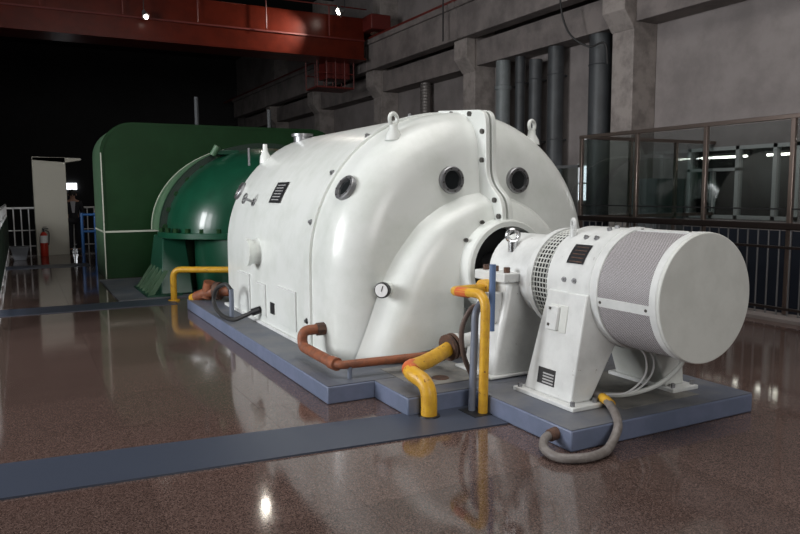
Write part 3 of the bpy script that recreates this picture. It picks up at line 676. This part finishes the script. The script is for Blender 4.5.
MB().tube(smoothpath([(2.26, 8.72, .50), (2.22, 8.85, .56), (2.16, 9.08, .47), (2.14, 9.14, .30), (2.15, 8.85, .19), (2.2, 8.45, .178), (2.31, 8.27, .25), (2.40, 8.2, .30), (2.46, 8.17, .32)]), .026, 10).build('hose', 'black_rubber', t)
MB().cyl((2.26, 8.72, .152), (2.26, 8.72, .51), .03, 12).build('post', 'slate_pipe', t)
MB().cyl((2.37, 8.22, .285), (2.46, 8.17, .32), .045, 10).build('nozzle', 'black', t)

# ------------------------------------------------------------------ green turbine
tb = thing('turbine_housing', 'glossy dark green domed turbine housing with bolted flanges and ribbed foot', 'turbine', (CX, 13, .02))
def ell(y, a_, b_, n=36): return [(CX+a_*math.cos(PI-PI*k/n), y, 1.04+b_*math.sin(PI-PI*k/n)) for k in range(n+1)]
A, Bq = 1.84, 1.50
MB().grid([ell(13.71, A+.028, Bq+.028), ell(13.71, A+.04, Bq+.04), ell(13.69, A+.04, Bq+.04), ell(13.69, A+.028, Bq+.028)]).build('rear_bead', 'cream_line', tb)
MB().grid([ell(13.7, A-.02, Bq-.02), ell(13.7, A+.03, Bq+.03), ell(13.62, A+.03, Bq+.03), ell(13.62, A, Bq), ell(12.85, A, Bq), ell(12.8, A-.01, Bq-.01)]).build('outer_band', 'green_side', tb, angle=30)
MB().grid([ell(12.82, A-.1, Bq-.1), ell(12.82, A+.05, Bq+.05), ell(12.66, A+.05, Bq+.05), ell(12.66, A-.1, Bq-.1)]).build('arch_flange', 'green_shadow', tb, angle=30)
rows = []
for k in range(13):
    q = k/12*PI/2; sc = math.cos(q)**.75; rows.append(ell(12.68-1.35*math.sin(q), .45+(A-.6)*sc+.1, .4+(Bq-.52)*sc+.08))
MB().grid(rows).build('dome', 'green_gloss', tb, angle=60)
ff = MB().box(CX-A-.05, CX+A+.05, 12.55, 13.0, .95, 1.04).prism([(CX-1.95, 12.6), (CX+1.95, 12.6), (CX+1.85, 12.1), (CX+1.58, 11.7), (CX+1.15, 11.38), (CX+.5, 11.2), (CX-.5, 11.2), (CX-1.15, 11.38), (CX-1.58, 11.7), (CX-1.85, 12.1)], 2, .95, 1.05).build('joint_flange', 'green_gloss', tb, bevel=.01)
for k in range(8):
    q = k/7
    path = [(CX-1.89, 12.55), (CX-1.79, 12.1), (CX-1.53, 11.74), (CX-1.12, 11.43), (CX-.5, 11.26)]
    i_ = min(int(q*4), 3); x_, y_ = [lerp(u_, v_, q*4-i_) for u_, v_ in zip(path[i_], path[i_+1])]
    MB().cyl((x_, y_, 1.05), (x_, y_, 1.12), .045, 8).build('flange_bolt', 'green_dark', ff)
for k in range(9):
    a = PI-PI*(k+.5)/16; MB().lathe((CX+(A-.02)*math.cos(a), 12.66, .99+(Bq-.02)*math.sin(a)), (0, -1, 0), [(0, .045), (.06, .04)], 8).build('arch_bolt', 'green_dark', tb)
MB().lathe((CX-.2, 12.2, .03), (0, 0, 1), [(0, 1.2), (.93, 1.2)], 40).build('lower_drum', 'green_gloss', tb)
MB().box(CX-1.5, CX+1.5, 12.7, 13.6, .03, .92).build('lower_casing', 'green_dark', tb)
MB().cyl((CX-1.25, 11.95, .78), (CX-1.15, 11.85, .92), .09, 12).build('drain_boss', 'green_gloss', tb)
ft = MB().hexa([(1.98, 12.1, .03), (2.5, 12.1, .03), (2.5, 13.5, .03), (1.98, 13.5, .03)], [(2.12, 12.6, .96), (2.5, 12.6, .96), (2.5, 13.5, .96), (2.12, 13.5, .96)]).build('side_foot', 'green_foot', tb, bevel=.02)
for k in range(5):
    y = 12.02+k*.32; MB().prism([(2.03, .44), (1.76, .05), (1.86, .05), (2.10, .44)], 1, y, y+.05).build('rib', 'green_side', ft)  # lighter green puts the lit rib edges into the colour
MB().box(1.74, 2.3, 11.98, 13.5, .02, .05).build('foot_plate', 'green_foot', ft)
o = MB().box(CX-1.0, CX-.55, 12.45, 12.66, 2.36, 2.44).build('lifting_bracket', 'green_gloss', tb, bevel=.01)
MB().cyl((CX-1.0, 12.5, 2.35), (CX-.92, 12.45, 2.5), .06, 12).build('plug', 'green_side', o)
te = thing('turbine_enclosure', 'large dark green sheet enclosure with rounded top behind the turbine dome', 'enclosure', (CX, 16.2, 0))
HW, HT, RC = 2.53, 3.1, .62
def encl(y, g=0):
    p = [(CX-HW-g, y, 0), (CX-HW-g, y, HT-RC)]
    for k in range(9):
        a = PI-PI/2*k/8; p.append((CX-HW+RC+(RC+g)*math.cos(a), y, HT-RC+(RC+g)*math.sin(a)))
    for k in range(9):
        a = PI/2-PI/2*k/8; p.append((CX+HW-RC+(RC+g)*math.cos(a), y, HT-RC+(RC+g)*math.sin(a)))
    return p+[(CX+HW+g, y, HT-RC), (CX+HW+g, y, 0)]
fr_ = encl(15.3)
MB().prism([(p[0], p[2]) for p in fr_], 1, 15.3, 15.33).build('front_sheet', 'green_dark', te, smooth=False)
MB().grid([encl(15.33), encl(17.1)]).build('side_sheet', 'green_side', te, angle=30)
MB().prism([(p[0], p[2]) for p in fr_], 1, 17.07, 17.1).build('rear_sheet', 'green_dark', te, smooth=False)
MB().grid([encl(15.29, -.05), encl(15.29, .012), encl(15.36, .012)]).build('edge_trim', 'green_dark', te)
MB().box(CX-HW-.01, CX+HW, 15.285, 15.3, .92, .955).box(CX-HW-.012, CX-HW, 15.285, 17.1, .92, .955).build('cream_band', 'cream_line', te, smooth=False)
MB().box(CX-HW-.012, CX-HW+.01, 15.28, 15.31, 0, 2.5).build('corner_bead', 'cream_line', te)
for x_, h in ((3.55, .7), (5.2, .5)): MB().tube([(x_, 16.2, HT-.02), (x_, 16.2, HT+h)], .045, 10).build('vent_pipe', 'pipe_dark', te)

# ------------------------------------------------------------------ glass screen and railing on the right
XR = 8.9
gs = thing('glass_screen', 'glass screen with bronze steel frame above the right railing', 'screen', (XR, 7.5, 1.2))
posts = [3.2, 4.53, 5.86, 7.2, 8.52, 9.82]
for y in posts: MB().box(XR-.03, XR+.03, y-.03, y+.03, .06, 2.67).build('post', 'bronze_steel', gs, bevel=.006)
MB().box(XR-.035, XR+.035, 3.2, 9.86, 2.62, 2.68).build('top_rail', 'bronze_steel', gs, bevel=.006)
MB().box(XR-.012, XR+.012, 3.2, 9.86, 1.44, 1.46).build('middle_bar', 'black', gs)
for a, b_ in zip(posts, posts[1:]): MB().box(XR-.006, XR+.006, a+.035, b_-.035, 1.28, 2.61).build('pane', 'screen_glass', gs, smooth=False)
# return side towards the wall, and the lower far panel
MB().box(XR, XW, 9.80, 9.86, 2.62, 2.68).box(XR, XW, 9.80, 9.86, 1.2, 1.26).build('return_rail', 'bronze_steel', gs)
for x_ in (10.1, 11.3): MB().box(x_-.03, x_+.03, 9.8, 9.86, .06, 2.62).build('return_post', 'bronze_steel', gs)
for a, b_ in ((8.94, 10.07), (10.13, 11.27), (11.33, 12.36)): MB().box(a, b_, 9.825, 9.837, 1.28, 2.61).build('pane', 'screen_glass', gs, smooth=False)
lo_ = thing('low_glass_panel', 'lower glass panel with dark rail beyond the tall screen', 'screen', (XR, 11, 0))
MB().box(XR-.02, XR+.02, 9.9, 13.5, 2.12, 2.17).box(XR-.02, XR+.02, 9.9, 13.5, 1.2, 1.25).build('rail', 'dull_steel', lo_)
for y in (11.7, 13.48): MB().box(XR-.02, XR+.02, y-.02, y+.02, 0, 2.15).build('post', 'dull_steel', lo_)
for a, b_ in ((9.92, 11.68), (11.72, 13.46)): MB().box(XR-.005, XR+.005, a, b_, 1.25, 2.12).build('pane', 'screen_glass', lo_, smooth=False)
gr = thing('guard_railing', 'steel guard railing with dark handrail below the glass screen', 'railing', (XR-.08, 6, .05))
MB().box(XR-.12, XR-.04, 3.2, 9.9, 1.18, 1.27).build('handrail', 'dark_rail', gr, bevel=.015)
MB().box(XR-.10, XR-.06, 3.2, 9.9, .93, .965).build('middle_rail', 'dark_rail', gr, bevel=.005)
MB().box(XR-.10, XR-.06, 3.2, 9.9, .12, .155).build('bottom_rail', 'dark_rail', gr, bevel=.005)
y = 3.3
bal = None
while y < 9.85:
    if bal is None: bal = MB().cyl((XR-.08, y, .05), (XR-.08, y, 1.19), .012, 8).build('baluster', 'dull_steel', gr); yb0 = y
    else:
        c = bal.copy(); COL.objects.link(c); c.parent = gr; c.location = (0, y-yb0, 0)
    y += .155
cb = thing('grey_cabinet', 'grey steel cabinet standing behind the glass screen', 'cabinet', (11.9, 11.0, 0))
MB().box(11.55, 12.35, 10.5, 11.3, 0, 1.95).build('body', 'cabinet', cb, bevel=.01)
for a in (10.52, 10.92): MB().box(11.53, 11.55, a, a+.36, .08, 1.9).build('door', 'cabinet', cb, bevel=.004)

# ------------------------------------------------------------------ left and rear railings
lr = thing('side_railing', 'stainless railing with dark green lower panels along the left floor edge', 'railing', (-.38, 16, 0))
MB().cyl((-.38, 10, 1.38), (-.38, 23.9, 1.38), .03, 10).build('top_rail', 'rail_pale', lr)
MB().cyl((-.38, 10, .12), (-.38, 23.9, .12), .02, 8).build('bottom_rail', 'rail_pale', lr)
MB().cyl((-.38, 10, 1.12), (-.38, 23.9, 1.12), .018, 8).build('middle_rail', 'rail_pale', lr)
for k in range(8): MB().cyl((-.38, 10.2+k*1.95, 0), (-.38, 10.2+k*1.95, 1.38), .032, 10).build('post', 'rail_pale', lr)
for k in range(7): MB().box(-.345, -.33, 10.3+k*1.95, 12.05+k*1.95, .2, 1.06).build('panel', 'panel_green', lr, bevel=.005)
for k in range(46): MB().cyl((-.38, 10.35+k*.3, 1.12), (-.38, 10.35+k*.3, 1.37), .012, 6).build('baluster', 'rail_pale', lr)
rr_ = thing('rear_railing', 'stainless railing closing off the far end of the walkway', 'railing', (1, 23.9, 0))
for z, q in ((1.28, .03), (.15, .018), (.62, .015)): MB().cyl((-.4, 23.9, z), (2.5, 23.9, z), q, 8).build('rail', 'rail_pale', rr_)
for k in range(15): MB().cyl((-.38+k*.2, 23.9, 0), (-.38+k*.2, 23.9, 1.28), .026 if k % 4 == 0 else .017, 8).build('baluster', 'rail_pale', rr_)
bf = thing('blue_barrier', 'blue painted pipe barrier left of the green enclosure', 'barrier', (1.75, 22.3, 0))
for x_ in (1.55, 1.9): MB().cyl((x_, 22.3, 0), (x_, 22.3, 1.15), .045, 10).build('post', 'blue_frame', bf)
for z in (1.1, .62): MB().cyl((1.55, 22.3, z), (2.4, 22.1, z), .035, 10).build('bar', 'blue_frame', bf)
MB().tube([(1.9, 22.3, 1.0), (2.15, 22.25, .55)], .03, 8).build('brace', 'blue_frame', bf)

# ------------------------------------------------------------------ booth, extinguisher, bin, person
bo = thing('booth', 'beige open-sided booth with flat wedge roof at the end of the walkway', 'booth', (.8, 22.4, 0))
MB().box(.36, 1.18, 22.0, 22.06, 0, 2.70).build('front_panel', 'beige_panel', bo, bevel=.008)
MB().box(.36, .42, 22.06, 22.9, 0, 2.68).build('side_panel', 'beige_panel', bo)
MB().prism([(.36, 2.62), (1.18, 2.56), (1.58, 2.63), (1.58, 2.68), (.36, 2.71)], 1, 22.0, 22.95).build('roof', 'beige_panel', bo)
MB().box(.36, 1.18, 22.05, 22.08, 0, .1).build('skirting', 'grey_bin', bo)
fx = thing('fire_extinguisher', 'red fire extinguisher with white label standing before the beige booth', 'extinguisher', (.54, 21.85, 0))
MB().lathe((.54, 21.85, 0), (0, 0, 1), [(0, .09), (.02, .1), (.55, .1), (.62, .07), (.66, .03)], 20).build('cylinder', 'red_ext', fx)
MB().lathe((.54, 21.85, .36), (0, 0, 1), [(0, .1015), (.2, .1015)], 20, caps=False).build('label_band', 'white_label', fx)
MB().cyl((.54, 21.85, .65), (.54, 21.85, .74), .028, 10).box(.50, .66, 21.835, 21.865, .73, .76).box(.52, .62, 21.84, 21.86, .78, .80).build('valve_handle', 'black', fx)
MB().tube(smoothpath([(.58, 21.85, .7), (.67, 21.83, .64), (.66, 21.8, .4), (.645, 21.78, .3)]), .013, 8).build('discharge_hose', 'black', fx)
gb = thing('grey_bin', 'small grey tapered bin on the floor by the left railing', 'bin', (-.08, 20.8, 0))
MB().hexa([(-.2, 20.65, .0), (.08, 20.65, 0), (.08, 20.95, 0), (-.2, 20.95, 0)], [(-.27, 20.58, .32), (.15, 20.58, .32), (.15, 21.02, .32), (-.27, 21.02, .32)]).build('body', 'grey_bin', gb, bevel=.015)
MB().box(-.29, .17, 20.56, 21.04, .31, .35).build('rim', 'grey_bin', gb, bevel=.008)

def skin_mesh(name, verts, edges, radii, m, parent, root=0, sub=1):
    me = bpy.data.meshes.new(name); o0 = Vector((0, 0, 0)); p = parent
    while p is not None: o0 += p.location; p = p.parent
    me.from_pydata([Vector(v_)-o0 for v_ in verts], edges, []); o = bpy.data.objects.new(name, me); COL.objects.link(o); o.parent = parent
    sk_ = o.modifiers.new('skin', 'SKIN'); sk_.use_smooth_shade = True
    for i, q in enumerate(radii): me.skin_vertices[0].data[i].radius = q if isinstance(q, tuple) else (q, q)
    me.skin_vertices[0].data[root].use_root = True
    ss = o.modifiers.new('sub', 'SUBSURF'); ss.levels = sub; ss.render_levels = sub
    me.materials.append(MATS[m]); return o
px_, py_ = 1.36, 22.75
pe = thing('person', 'person in dark suit and pale shirt standing beside the beige booth', 'person', (px_, py_, 0))
def rel(l): return [(px_+x_, py_+y_, z_) for x_, y_, z_ in l]
V = rel([(0, 0, .98), (0, 0, 1.18), (0, 0, 1.42), (0, -.005, 1.53), (0, -.01, 1.62), (0, -.01, 1.74),
         (-.09, 0, .93), (-.1, -.01, .5), (-.1, .02, .09), (-.1, -.12, .04), (.09, 0, .93), (.11, -.01, .5), (.12, .02, .09), (.12, -.12, .04),
         (-.19, 0, 1.44), (-.25, .01, 1.16), (-.24, -.06, .92), (-.235, -.08, .83), (.19, 0, 1.44), (.25, .01, 1.16), (.24, -.06, .92), (.235, -.08, .83)])
E_ = [(0,1),(1,2),(2,3),(3,4),(4,5),(0,6),(6,7),(7,8),(8,9),(0,10),(10,11),(11,12),(12,13),(2,14),(14,15),(15,16),(16,17),(2,18),(18,19),(19,20),(20,21)]
RD = [(.15,.11),(.14,.10),(.16,.10),.055,(.075,.09),(.07,.085),.09,.06,.045,.04,.09,.06,.045,.04,.065,.05,.038,.035,.065,.05,.038,.035]
skin_mesh('body', V, E_, RD, 'skin', pe)
J = [0,1,2,14,15,16,18,19,20]; ix = {v_: i for i, v_ in enumerate(J)}
JV = [V[i] for i in J]; JV[0] = (px_, py_, .86)
skin_mesh('jacket', JV, [(ix[a], ix[b_]) for a, b_ in ((0,1),(1,2),(2,14),(14,15),(15,16),(2,18),(18,19),(19,20))], [(.19,.14),(.165,.12),(.18,.12),.085,.066,.055,.085,.066,.055], 'suit', pe)
T = [0,6,7,8,10,11,12]; ix = {v_: i for i, v_ in enumerate(T)}
skin_mesh('trousers', [V[i] for i in T], [(ix[a], ix[b_]) for a, b_ in ((0,6),(6,7),(7,8),(0,10),(10,11),(11,12))], [(.155,.12),.105,.08,.07,.105,.08,.07], 'suit', pe)
for s_ in (-1, 1): MB().box(px_+s_*.11-.045, px_+s_*.11+.045, py_-.18, py_+.07, 0, .09).build('shoe', 'black', pe, bevel=.03)
MB().hexa([(px_-.03, py_-.135, 1.15), (px_+.03, py_-.135, 1.15), (px_+.03, py_-.1, 1.15), (px_-.03, py_-.1, 1.15)], [(px_-.07, py_-.11, 1.48), (px_+.07, py_-.11, 1.48), (px_+.07, py_-.05, 1.48), (px_-.07, py_-.05, 1.48)]).build('shirt', 'shirt', pe)
MB().lathe((px_, py_+.01, 1.70), (0, 0, 1), [(-.06, .098), (.0, .102), (.06, .096), (.10, .07), (.125, .02)], 16).build('hair', 'hair', pe)
MB().lathe((px_, py_-.09, 1.655), (0, -1, -.1), [(0, .018), (.03, .01)], 8).build('nose', 'skin', pe)
for s_ in (-1, 1):
    MB().lathe((px_+s_*.032, py_-.092, 1.69), (0, -1, 0), [(0, .012), (.008, .006)], 8).build('eye', 'black', pe)
    MB().lathe((px_+s_*.088, py_, 1.67), (s_, 0, 0), [(0, .02), (.02, .028), (.028, .01)], 8).build('ear', 'skin', pe)
    for k in range(5):
        x_ = px_+s_*.235+(-.028+.014*k)*1.0; MB().tube([(x_, py_-.085, .84), (x_, py_-.095, .79), (x_, py_-.085, .76 if 0 < k < 4 else .78)], .008, 6).build('finger', 'skin', pe)
MB().box(px_-.022, px_+.022, py_-.098, py_-.09, 1.615, 1.622).build('mouth', 'rusty_iron', pe)
# bright far opening behind the booth
struct(B(2.29, 2.95, 44.9, 44.95, 1.93, 2.3), 'window_6', 'sky_pane', 'small bright window in the far end wall', smooth=False)
